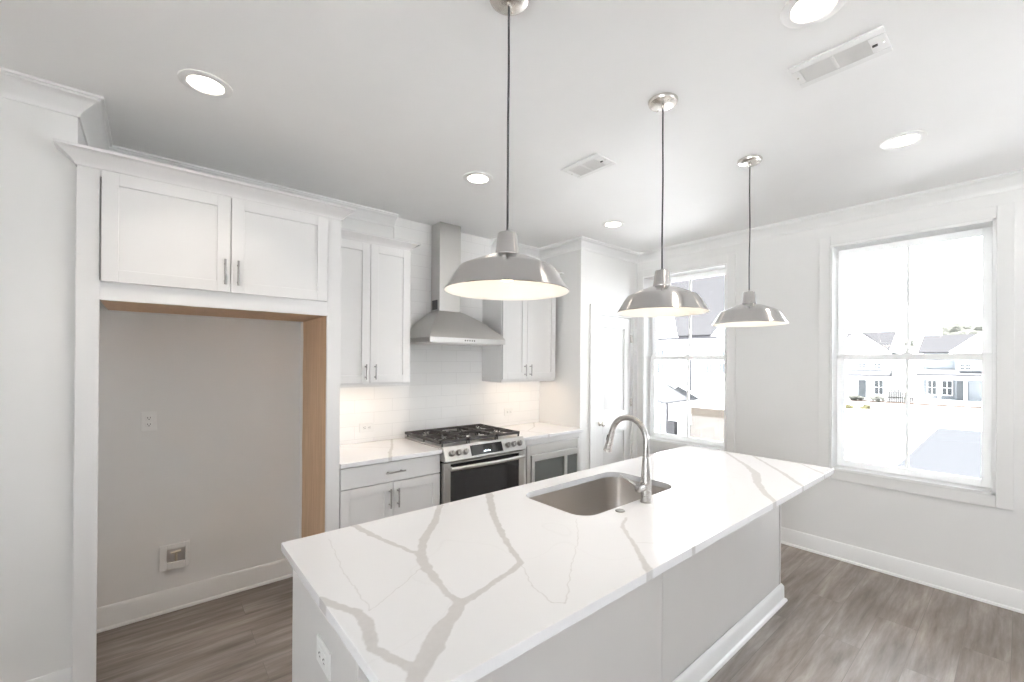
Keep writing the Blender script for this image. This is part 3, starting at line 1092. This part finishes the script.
# ------------------------------------------------------------------ island
IX0, IX1, IY0, IY1 = -.5462, 2.2068, -2.7068, -1.7553
BX0, BX1, BY0, BY1 = -.516, 2.177, -2.417, -1.785
isl = thing('island_cabinet', (.83, -2.1, 0), 'long white island base below the veined countertop', 'island')
IB = IZ - .030
b = MB()
b.box(BX0 + .018, BX1 - .018, BY0 + .012, BY1, .10, .118)
b.box(BX0 + .018, BX0 + .034, BY0 + .012, BY1, .118, IB - .001)
b.box(BX1 - .034, BX1 - .018, BY0 + .012, BY1, .118, IB - .001)
b.box(BX0 + .034, BX1 - .034, BY0 + .012, BY0 + .024, .118, IB - .001)
b.box(BX0 + .034, BX1 - .034, BY1 - .018, BY1, .118, IB - .001)
b.build('cabinet_box', 'island', isl)
MB().box(BX0 + .018, BX1 - .018, BY0 + .012, BY1 - .07, 0, .0995).build('toe_kick', 'toe', isl)
MB().box(BX0, .789, BY0, BY0 + .0115, 0, IB - .001).build('back_panel', 'island', isl, .0015)
MB().box(.792, BX1 - .012, BY0, BY0 + .0115, 0, IB - .001).build('back_panel', 'island', isl, .0015)
MB().box(BX0, BX0 + .0175, BY0 + .012, BY1 - .001, 0, IB - .001).build('end_panel', 'island', isl, .0015)
MB().box(BX1 - .0115, BX1 + .004, BY0 - .006, BY1, 0, IB - .001).build('end_panel', 'island', isl, .0015)
IBB = [(0, 0), (.030, 0), (.030, .008), (.026, .016), (.016, .021), (.015, .092), (.011, .102), (.004, .113), (0, .114)]
MB().sweep([(BX0 - .0002, BY1), (BX0 - .0002, BY0 - .0062), (BX1 + .0042, BY0 - .0062), (BX1 + .0042, BY1)], IBB).build('baseboard', 'trim', isl)
nd = 5
for k in range(nd):
    a = BX0 + .03 + k * (BX1 - BX0 - .06) / nd
    c = a + (BX1 - BX0 - .06) / nd - .004
    q = MB().box(a, c, BY1, BY1 + .02, .112, IB - .012)
    q.build('door', 'island', isl, .002)

SKX0, SKX1, SKY0, SKY1, SKR = .430, 1.145, -2.285, -1.868, .085


def slab_with_hole(outer, hole, z0, z1):
    bm = bmesh.new()
    ring = {}
    for z in (z0, z1):
        for key, loop in (('o', outer), ('h', hole)):
            ring[key, z] = [bm.verts.new((x, y, z)) for x, y in loop]
        es = []
        for key in 'oh':
            v = ring[key, z]
            es += [bm.edges.new((v[i], v[(i + 1) % len(v)])) for i in range(len(v))]
        bmesh.ops.bridge_loops(bm, edges=es)
    for key in 'oh':
        a, c = ring[key, z0], ring[key, z1]
        for i in range(len(a)):
            j = (i + 1) % len(a)
            bm.faces.new((a[i], a[j], c[j], c[i]))
    m = MB()
    m.bm.free()
    m.bm = bm
    return m


top = slab_with_hole(rrect(IX0, IX1, IY0, IY1, .006, 3), rrect(SKX0, SKX1, SKY0, SKY1, SKR, 8), IB, IZ)
tag(top.build('island_countertop', 'quartz', None, .002), 'long white island countertop with grey veins and a sink cutout', 'countertop')

sk = thing('sink', ((SKX0 + SKX1) / 2, (SKY0 + SKY1) / 2, IB - .21), 'undermount stainless sink basin in the island', 'sink')
bs = MB()
rings = []
for d, z, rr in ((-.028, IB - .0015, SKR + .02), (-.006, IB - .0015, SKR + .004), (-.006, IB - .002, SKR + .004), (-.002, IB - .10, SKR), (.006, IB - .185, SKR - .01), (.018, IB - .205, SKR - .02), (.045, IB - .212, .05), (.20, IB - .216, .004)):
    rings.append([(x, y, z) for x, y in rrect(SKX0 + d, SKX1 - d, SKY0 + d, SKY1 - d, rr, 8)])
bs.loft(rings, caps=False)
m_ = bs.bm
last = [v for v in m_.verts][-len(rings[0]):]
m_.faces.new(last)
basin = bs.build('basin', 'steel_dark', sk, sharp=50)
md = basin.modifiers.new('thick', 'SOLIDIFY')
md.thickness, md.offset = .0012, -1
dn = MB().lathe([(.045, IB - .2145), (.045, IB - .212), (.036, IB - .211), (.030, IB - .2135), (.004, IB - .2135)], ((SKX0 + SKX1) / 2, (SKY0 + SKY1) / 2, 0), 28).build('drain', 'nickel', sk)

# faucet
fx, fy = .798, -2.326
fa = thing('faucet', (fx, fy, IZ), 'brushed nickel gooseneck faucet beside the island sink', 'faucet')
MB().lathe([(.026, IZ), (.026, IZ + .004), (.0235, IZ + .007), (.0235, IZ + .095), (.022, IZ + .12), (.0175, IZ + .19), (.016, IZ + .205), (.0165, IZ + .206), (.0165, IZ + .209), (.015, IZ + .21)], (fx, fy, 0), 28).build('body', 'faucet', fa)
pts = [(fx, fy, IZ + .209), (fx, fy, IZ + .24)]
R_ = .098
zc_ = IZ + .275
for k in range(25):
    a = math.radians(168 * k / 24)
    pts.append((fx, fy + R_ - R_ * math.cos(a), zc_ + R_ * math.sin(a)))
MB().tube(pts, .0135, 18).build('spout', 'faucet', fa)
e = Vector(pts[-1])
dv = (Vector(pts[-1]) - Vector(pts[-2])).normalized()
hs = MB().tube([e - dv * .004, e + dv * .004, e + dv * .010, e + dv * .045, e + dv * .085, e + dv * .100, e + dv * .102], [.0142, .0150, .0148, .0165, .0200, .0210, .0185], 20).build('spray_head', 'faucet', fa)
ob = e + dv * .04 + Vector((0, .016, .004))
MB().tube([ob - dv * .018, ob - dv * .012, ob + dv * .012, ob + dv * .018], [.003, .006, .006, .003], 10).build('spray_button', 'slot', hs)
hub = IZ + .072
lv = MB().tube([(fx - .020, fy, hub), (fx - .040, fy, hub), (fx - .044, fy, hub), (fx - .062, fy, hub), (fx - .064, fy, hub)], [.0185, .0185, .0195, .0195, .016], 20)
lv.tube([(fx - .053, fy + .010, hub + .006), (fx - .053, fy + .055, hub + .022), (fx - .053, fy + .105, hub + .036)], [.0065, .0055, .0048], 12)
lv.build('lever', 'faucet', fa)
tag(MB().lathe([(.021, IZ + .0004), (.021, IZ + .003), (.019, IZ + .0045), (.014, IZ + .005), (.013, IZ + .0038), (.002, IZ + .0038)], (.612, -2.323, 0), 28).build('disposal_button', 'pull'), 'small round metal air-switch button in front of the sink', 'button')


# ------------------------------------------------------------------ outlets
def duplex(root, c, ux, uz, nrm, w=.072, h=.116):
    """plate on a wall; ux, uz the plate's axes"""
    c, ux, uz, nrm = Vector(c), Vector(ux), Vector(uz), Vector(nrm)

    def plate(b, cu, cv, hw, hh, d0, d1, inset=.002):
        rings = []
        for d, s in ((d0, 0), (d1 - .0015, 0), (d1, inset)):
            rings.append([c + ux * (cu + a * (hw - s)) + uz * (cv + e_ * (hh - s)) + nrm * d for a, e_ in ((-1, -1), (1, -1), (1, 1), (-1, 1))])
        b.loft(rings)
    b = MB()
    plate(b, 0, 0, w / 2, h / 2, 0.0003, .006)
    pl = b.build('plate', 'plastic', root)
    for s in (-1, 1):
        b = MB()
        plate(b, 0, s * .0195, .0165, .0135, .006, .0082, .003)
        so = b.build('socket', 'plastic', root)
        q = MB()
        for du, dv_, hw, hh in ((-.006, .003, .0013, .0045), (.006, .003, .0013, .0038), (0, -.0065, .0024, .0024)):
            plate(q, du, s * .0195 + dv_, hw, hh, .0082, .0086, .0001)
        q.build('slots', 'slot', so)


def outlet(c, ux, uz, nrm, label, **kw):
    r = thing('electrical_outlet', c, label, 'outlet')
    duplex(r, c, ux, uz, nrm, **kw)
    return r


XA, ZA = (1, 0, 0), (0, 0, 1)
outlet((-.895, 0, 1.168), XA, ZA, (0, -1, 0), 'white duplex outlet high on the alcove back wall')
outlet((.400, -.0082, 1.010), (0, 0, 1), XA, (0, -1, 0), 'white outlet on the tile left of the range')
outlet((1.836, -.0082, 1.030), (0, 0, 1), XA, (0, -1, 0), 'white outlet on the tile under the far wall cabinet')
outlet((BX0 - .0003, -2.155, .705), (0, 0, 1), (0, -1, 0), (-1, 0, 0), 'white outlet on the near end of the island')

wb = thing('water_supply_box', (-.772, 0, .33), 'recessed white water supply box low on the alcove wall', 'water supply box')
b = MB()
bx0, bx1, bz0, bz1 = -.845, -.700, .256, .406
ix0, ix1, iz0, iz1 = -.808, -.722, .296, .378
for x0, x1, z0, z1 in ((bx0, ix0, bz0, bz1), (ix1, bx1, bz0, bz1), (ix0, ix1, bz0, iz0), (ix0, ix1, iz1, bz1)):
    b.box(x0, x1, -.018, -.0003, z0, z1)
b.build('frame', 'wall', wb, .002)
MB().box(ix0, ix1, -.003, -.0005, iz0, iz1).build('back_plate', 'steel_dark', wb)
b = MB()
b.tube([(-.765, -.010, .300), (-.765, -.010, .345)], .007, 12)
b.tube([(-.765, -.010, .345), (-.765, -.010, .362)], .0045, 10)
b.tube([(-.79, -.010, .352), (-.742, -.010, .356)], [.006, .008], 10)
b.build('valve', 'brass', wb)


# ------------------------------------------------------------------ pendants
def pendant(first=[None]):
    r = thing('pendant_lamp', (0, 0, H), 'x', 'pendant lamp', 'metal pendant lamps over the island')
    # canopy
    MB().lathe([(.066, H - .0005), (.066, H - .006), (.062, H - .015), (.048, H - .022), (.020, H - .025), (.010, H - .026), (.010, H - .034), (.006, H - .036)], (0, 0, 0), 40).build('canopy', 'nickel', r)
    for s in (-1, 1):
        MB().lathe([(.004, -.020), (.004, -.026), (.002, -.027)], (s * .044 * .8, s * .044 * .6, H), 12).build('screw', 'nickel', r)
    cpts = []
    n = 14
    for i in range(n + 1):
        u = i / n
        cpts.append((.0025 * math.sin(u * 9.0) * (1 - u) * u * 4 * .6, .0025 * math.cos(u * 7.0) * u * (1 - u) * 4 * .6, H - .030 + (1.966 - H + .030) * u))
    MB().tube(cpts, .0036, 8).build('cord', 'cord', r)
    z0 = 1.766
    cap = MB().lathe([(.0400, z0 + .118), (.0405, z0 + .122), (.0400, z0 + .127), (.0385, z0 + .130), (.0315, z0 + .188), (.0295, z0 + .191), (.006, z0 + .192), (.006, z0 + .200), (.004, z0 + .201)], (0, 0, 0), 40)
    cap.build('socket_cap', 'shade', r)
    outp = [(.2020, 0), (.2030, .002), (.2015, .0045), (.1960, .012), (.1860, .028), (.1740, .049), (.1590, .071), (.1545, .0755), (.1490, .0785), (.120, .0915), (.090, .104), (.060, .1145), (.040, .120), (.036, .121)]
    inn = [(r_ - .0025 if r_ > .04 else r_, z - .0025) for r_, z in outp[2:]]
    so = MB().lathe([(a, z0 + z) for a, z in outp], (0, 0, 0), 72, caps=False)
    shade = so.build('shade', 'shade', r, sharp=40)
    si = MB().lathe([(.2020, z0)] + [(a, z0 + z) for a, z in inn], (0, 0, 0), 72, caps=False)
    si.build('shade_lining', 'shade_in', shade, sharp=50)
    bl = MB().lathe([(.004, z0 + .034), (.018, z0 + .037), (.028, z0 + .047), (.031, z0 + .060), (.028, z0 + .074), (.018, z0 + .090), (.014, z0 + .100), (.014, z0 + .126)], (0, 0, 0), 24)
    bl.build('bulb', 'bulb', r)
    return r


p0 = pendant()
PLOC = [(-.016, -2.337), (.861, -2.363), (1.749, -2.390)]
PLAB = ['brushed metal pendant lamp above the near end of the island', 'brushed metal pendant lamp in the middle of the row of three', 'brushed metal pendant lamp closest to the street window']
for i, (x, y) in enumerate(PLOC):
    o = p0 if i == 0 else copy_tree(p0)
    o.location = (x, y, H)
    o.rotation_euler.z = .5 * i
    o['label'] = PLAB[i]
    l = bpy.data.lights.new('pendant_glow', 'POINT')
    l.energy = .13
    l.shadow_soft_size = .034
    l.color = (1, .82, .60)
    lo = bpy.data.objects.new('pendant_glow', l)
    lo.location = (x, y, 1.766 + .006)
    COL.objects.link(lo)

# ------------------------------------------------------------------ downlights
def downlight():
    r = thing('recessed_downlight', (0, 0, H), 'x', 'ceiling light', 'round recessed ceiling lights')
    MB().lathe([(.097, H - .0004), (.096, H - .004), (.080, H - .007), (.068, H - .0075), (.064, H - .004), (.064, H - .0005)], (0, 0, 0), 48, caps=False).build('trim_ring', 'plastic', r)
    MB().lathe([(.0642, H - .0012), (.0642, H - .0045), (.004, H - .0052)], (0, 0, 0), 40).build('lens', 'lens', r)
    return r


p0 = downlight()
for i, (x, y, lab) in enumerate([
        (-.717, -1.105, 'round recessed ceiling light above the tall refrigerator surround'),
        (.703, -1.102, 'round recessed ceiling light in front of the range hood'),
        (2.099, -1.111, 'small far recessed ceiling light in front of the panel door'),
        (2.115, -3.030, 'round recessed ceiling light near the street window wall'),
        (.765, -2.989, 'round recessed ceiling light cut by the top edge, beside the large vent')]):
    o = p0 if i == 0 else copy_tree(p0)
    o.location = (x, y, H)
    o['label'] = lab
    l = bpy.data.lights.new('downlight_lamp', 'AREA')
    l.shape = 'DISK'
    l.size = .12
    l.energy = 1.1
    l.color = (1, .88, .76)
    l.spread = math.radians(100)
    lo = bpy.data.objects.new('downlight_lamp', l)
    lo.location = (x, y, H - .012)
    COL.objects.link(lo)


# ------------------------------------------------------------------ ceiling vents
def vent(cx, cy, lab, sx=.175, sy=.305):
    r = thing('ceiling_vent', (cx, cy, H), lab, 'air vent', 'white ceiling vents')
    x0, x1, y0, y1 = cx - sx / 2, cx + sx / 2, cy - sy / 2, cy + sy / 2
    f = MB()
    bw, e0, e1 = .036, .052, .030
    for a, b_, c, d in ((x0, x0 + bw, y0, y1), (x1 - bw, x1, y0, y1), (x0 + bw, x1 - bw, y0, y0 + e0), (x0 + bw, x1 - bw, y1 - e1, y1), (x0 + bw, x1 - bw, cy + .006, cy + .018)):
        f.box(a, b_, c, d, H - .009, H - .0004)
    f.build('frame', 'plastic', r, .003)
    n = 9
    for (c, d) in ((y0 + e0, cy + .006), (cy + .018, y1 - e1)):
        g = MB()
        g.box(x0 + bw - .001, x1 - bw + .001, c - .001, d + .001, H - .0025, H - .0006, 1)
        for k in range(n):
            x = x0 + bw + (k + .5) * (sx - 2 * bw) / n
            g.loft([[(x - .005, yy, H - .003), (x - .004, yy, H - .003), (x + .005, yy, H - .0085), (x + .004, yy, H - .0085)] for yy in (c, d)])
        g.build('louvers', ['plastic', 'slot'], r)
    lv = MB().box(cx - .004, cx + .004, y0 + .030, y0 + .046, H - .014, H - .009)
    lv.build('damper_lever', 'slot', r)
    for yy in (y0 + .012, y1 - .012):
        MB().lathe([(.004, -.009), (.004, -.0105), (.001, -.011)], (cx, yy, H), 10).build('screw', 'nickel', r)


vent(1.128, -2.973, 'long white ceiling vent beside the cut-off ceiling light')
vent(1.100, -1.700, 'white ceiling vent between the range hood and the middle pendant lamp', .185, .29)

# ------------------------------------------------------------------ outdoors
GZ = -3.5
tag(MB().box(-120, 230, -160, 160, GZ - .3, GZ).build('ground', 'ground'), 'pale open ground and street outside the windows', 'ground', None, 'structure')
tag(MB().prism([(21.6, .55), (46, .9), (47.6, -14), (9, -14), (9, .2)], 'z', GZ + .002, GZ + .03).build('painted_shadow', 'shadow_grey'), 'blue-grey shadow painted on the ground below the street window', 'painted_shadow', None, 'structure')  # flat patch standing in for a shadow cast on the ground
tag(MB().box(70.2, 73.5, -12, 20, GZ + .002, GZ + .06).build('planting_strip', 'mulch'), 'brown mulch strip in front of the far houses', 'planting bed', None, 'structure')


def gable_x(b, x0, x1, yc, hw, z_e, z_p, t=.18, over=.35, mi=0):
    """roof slabs of a gable whose ridge runs along x"""
    for s in (-1, 1):
        e_y, e_z = yc + s * (hw + over), z_e - (z_p - z_e) * over / hw
        b.loft([[(x, yc, z_p), (x, e_y, e_z), (x, e_y, e_z + t), (x, yc, z_p + t)] for x in (x0, x1)], mi=mi)


def gable_y(b, y0, y1, xc, hw, z_e, z_p, t=.18, over=.35, mi=0):
    for s in (-1, 1):
        e_x, e_z = xc + s * (hw + over), z_e - (z_p - z_e) * over / hw
        b.loft([[(xc, y, z_p), (e_x, y, e_z), (e_x, y, e_z + t), (xc, y, z_p + t)] for y in (y0, y1)], mi=mi)


def hwin(parent, x, y0, y1, z0, z1, name='window'):
    f = MB().box(x - .06, x, y0 - .1, y1 + .1, z0 - .1, z1 + .1).build(name, 'siding_white', parent)
    MB().box(x - .08, x - .061, y0, y1, z0, z1).build('pane', 'house_window', f)
    q = MB()
    q.box(x - .095, x - .081, y0, y1, (z0 + z1) / 2 - .03, (z0 + z1) / 2 + .03)
    q.box(x - .095, x - .081, (y0 + y1) / 2 - .03, (y0 + y1) / 2 + .03, z0, z1)
    q.build('muntin', 'siding_white', f)


# far white house
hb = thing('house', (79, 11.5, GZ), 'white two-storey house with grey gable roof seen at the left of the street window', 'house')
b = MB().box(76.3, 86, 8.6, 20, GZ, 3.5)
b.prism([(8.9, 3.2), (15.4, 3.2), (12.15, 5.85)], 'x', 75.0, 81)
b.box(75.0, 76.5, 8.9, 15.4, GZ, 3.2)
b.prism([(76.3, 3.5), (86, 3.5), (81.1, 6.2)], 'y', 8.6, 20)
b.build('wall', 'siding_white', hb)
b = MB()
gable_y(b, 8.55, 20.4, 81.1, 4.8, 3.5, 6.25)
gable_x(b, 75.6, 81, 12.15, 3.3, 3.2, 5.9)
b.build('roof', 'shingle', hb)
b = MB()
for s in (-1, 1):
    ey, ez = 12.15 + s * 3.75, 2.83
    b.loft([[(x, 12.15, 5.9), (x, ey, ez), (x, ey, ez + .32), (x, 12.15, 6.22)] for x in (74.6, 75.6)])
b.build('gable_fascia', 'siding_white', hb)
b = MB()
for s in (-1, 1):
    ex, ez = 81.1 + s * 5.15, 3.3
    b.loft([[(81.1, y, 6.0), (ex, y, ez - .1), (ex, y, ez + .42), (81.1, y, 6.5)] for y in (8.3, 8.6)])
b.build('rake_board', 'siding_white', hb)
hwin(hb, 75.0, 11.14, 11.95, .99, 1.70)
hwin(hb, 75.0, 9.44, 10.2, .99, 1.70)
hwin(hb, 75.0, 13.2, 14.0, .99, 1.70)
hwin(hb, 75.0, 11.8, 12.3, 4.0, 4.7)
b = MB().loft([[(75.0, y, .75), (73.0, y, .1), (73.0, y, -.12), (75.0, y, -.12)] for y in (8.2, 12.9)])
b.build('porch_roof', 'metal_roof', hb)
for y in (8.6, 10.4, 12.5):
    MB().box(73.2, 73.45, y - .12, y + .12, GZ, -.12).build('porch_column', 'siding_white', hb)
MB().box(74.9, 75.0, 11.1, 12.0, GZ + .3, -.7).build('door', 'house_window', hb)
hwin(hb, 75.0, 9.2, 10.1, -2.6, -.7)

# far pale blue house
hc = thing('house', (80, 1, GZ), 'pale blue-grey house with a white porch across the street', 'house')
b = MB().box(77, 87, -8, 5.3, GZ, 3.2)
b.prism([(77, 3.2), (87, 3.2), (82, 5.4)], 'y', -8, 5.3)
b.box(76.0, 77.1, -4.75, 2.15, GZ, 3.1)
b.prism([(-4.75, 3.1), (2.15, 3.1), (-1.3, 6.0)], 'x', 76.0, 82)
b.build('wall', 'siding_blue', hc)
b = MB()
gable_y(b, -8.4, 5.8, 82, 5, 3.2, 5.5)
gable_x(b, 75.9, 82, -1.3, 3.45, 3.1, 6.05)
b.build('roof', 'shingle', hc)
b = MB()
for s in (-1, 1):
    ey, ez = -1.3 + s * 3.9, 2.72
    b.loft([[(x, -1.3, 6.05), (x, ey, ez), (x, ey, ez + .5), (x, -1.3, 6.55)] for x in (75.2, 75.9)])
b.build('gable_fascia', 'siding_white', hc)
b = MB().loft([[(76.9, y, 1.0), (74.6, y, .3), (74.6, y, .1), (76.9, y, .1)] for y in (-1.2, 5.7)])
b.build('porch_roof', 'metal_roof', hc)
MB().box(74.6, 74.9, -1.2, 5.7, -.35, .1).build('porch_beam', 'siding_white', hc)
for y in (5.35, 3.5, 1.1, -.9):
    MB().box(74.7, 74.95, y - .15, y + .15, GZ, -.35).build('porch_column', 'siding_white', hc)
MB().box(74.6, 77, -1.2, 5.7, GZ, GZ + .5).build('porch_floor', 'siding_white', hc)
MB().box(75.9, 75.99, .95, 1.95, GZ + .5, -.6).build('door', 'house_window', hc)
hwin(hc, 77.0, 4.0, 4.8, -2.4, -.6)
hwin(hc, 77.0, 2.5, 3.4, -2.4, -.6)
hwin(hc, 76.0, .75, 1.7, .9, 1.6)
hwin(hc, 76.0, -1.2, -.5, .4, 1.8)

# close white house in the window beside the door
ha = thing('house', (27, 10, GZ), 'close white house with grey roof and downspouts behind the window by the door', 'house')
b = MB().box(23.6, 34, 6.2, 16, GZ, 3.05)
b.prism([(10.4, 3.05), (17.5, 3.05), (13.9, 7.2)], 'x', 23.2, 30)
b.box(23.2, 23.7, 10.6, 16, GZ, 3.05)
b.prism([(6.2, 3.05), (8.4, 3.05), (6.2, 5.6)], 'x', 23.2, 30)
b.build('wall', 'siding_white', ha)
b = MB()
b.loft([[(23.3, y, 3.0), (28.6, y, 7.6), (28.6, y, 7.8), (23.3, y, 3.2)] for y in (6.2, 17.5)])
b.build('roof', 'shingle', ha)
MB().box(23.05, 23.22, 8.0, 12.3, 2.96, 3.08).build('gutter', 'gutter', ha)
for y, z0, z1 in ((9.53, -.1, 2.96), (11.05, -3.2, -.75)):
    MB().box(23.0, 23.12, y - .055, y + .055, z0, z1).build('downspout', 'gutter', ha)
for y0, y1, z0, z1 in ((11.38, 11.78, .9, 2.35), (8.45, 8.75, .95, 2.2), (7.7, 8.0, .95, 2.25), (11.45, 11.8, -3.0, -.85)):
    hwin(ha, 23.2 if y0 > 10.6 else 23.6, y0, y1, z0, z1)
b = MB().loft([[(23.6, 11.35 - .1, .42), (23.6, 9.3, -.55), (23.6, 9.3, -.65), (23.6, 11.25, .28)], [(21.4, 12.1, -.32), (21.4, 10.2, -.75), (21.4, 10.2, -.85), (21.4, 12.1, -.42)]])
b.build('porch_roof', 'metal_roof', ha)
b = MB()
b.box(22.6, 23.0, 10.3, 10.75, GZ, -2.0)
b.build('utility_box', 'shingle', ha)
MB().box(22.6, 23.0, 9.1, 9.5, GZ, -2.1).build('meter_box', 'fence', ha)
fn = thing('fence', (22, 8, GZ), 'tan board fence beside the close white house', 'fence')
MB().box(22.4, 22.46, 6.0, 9.1, GZ, -1.45).build('board_panel', 'fence', fn)
MB().box(22.35, 22.5, 6.0, 9.1, -1.45, -1.0).build('lattice_top', 'bark', fn)
fn2 = thing('fence', (74, 7, GZ), 'brown picket fence between the two far houses', 'fence')
b = MB()
for k in range(14):
    b.box(74, 74.05, 5.9 + k * .2, 6.04 + k * .2, GZ, -2.1 + .25 * (k % 2))
b.build('pickets', 'fence', fn2)
MB().box(74.05, 74.1, 5.9, 8.7, -3.0, -2.85).build('rail', 'fence', fn2)


def lumps(c, r, n, m, name, parent=None, seed=1):
    rnd = random.Random(seed)
    b = MB()
    for _ in range(n):
        d = Vector((rnd.gauss(0, 1), rnd.gauss(0, 1), rnd.gauss(0, .8))).normalized() * rnd.uniform(.2, .8)
        cc = Vector(c) + Vector((d.x * r[0], d.y * r[1], d.z * r[2]))
        s = rnd.uniform(.28, .5)
        t = bmesh.ops.create_icosphere(b.bm, subdivisions=2, radius=1)
        for v in t['verts']:
            q = 1 + rnd.uniform(-.25, .25)
            v.co = cc + Vector((v.co.x * r[0] * s * q, v.co.y * r[1] * s * q, v.co.z * r[2] * s * q))
    return b.build(name, m, parent, sharp=10)


for i, (x, y, s, m, lab) in enumerate([
        (71.5, 11.6, .7, 'leaf', 'dark low shrub in front of the white house porch'),
        (70.8, 8.9, .6, 'leaf', 'dark low shrub near the picket fence'),
        (56, 9.2, .55, 'leaf_yellow', 'yellow-green shrub by the curb, nearer of the two'),
        (58, 7.9, .45, 'leaf_yellow', 'yellow-green shrub by the curb, beside its larger neighbour')]):
    tag(lumps((x, y, GZ + s * .75), (s, s * 1.4, s * .8), 9, m, 'shrub', None, i + 3), lab, 'shrub', 'shrubs along the street')
for i, (x, y, h, lab) in enumerate([
        (118, 3.5, 13.5, 'sparse tall tree behind the pale blue house roof'),
        (112, -5.5, 12.6, 'bushy tree showing over the right end of the blue house'),
        (132, 16.5, 12.2, 'low tree showing in the gap between the far houses')]):
    t = thing('tree', (x, y, GZ), lab, 'tree', 'trees behind the far houses')
    lumps((x, y, GZ + h * .78), (3.6, 4.2, h * .22), 16, 'leaf', 'crown', t, i + 20)
    MB().tube([(x, y, GZ), (x, y, GZ + h * .8)], [.3, .12], 10).build('trunk', 'bark', t)
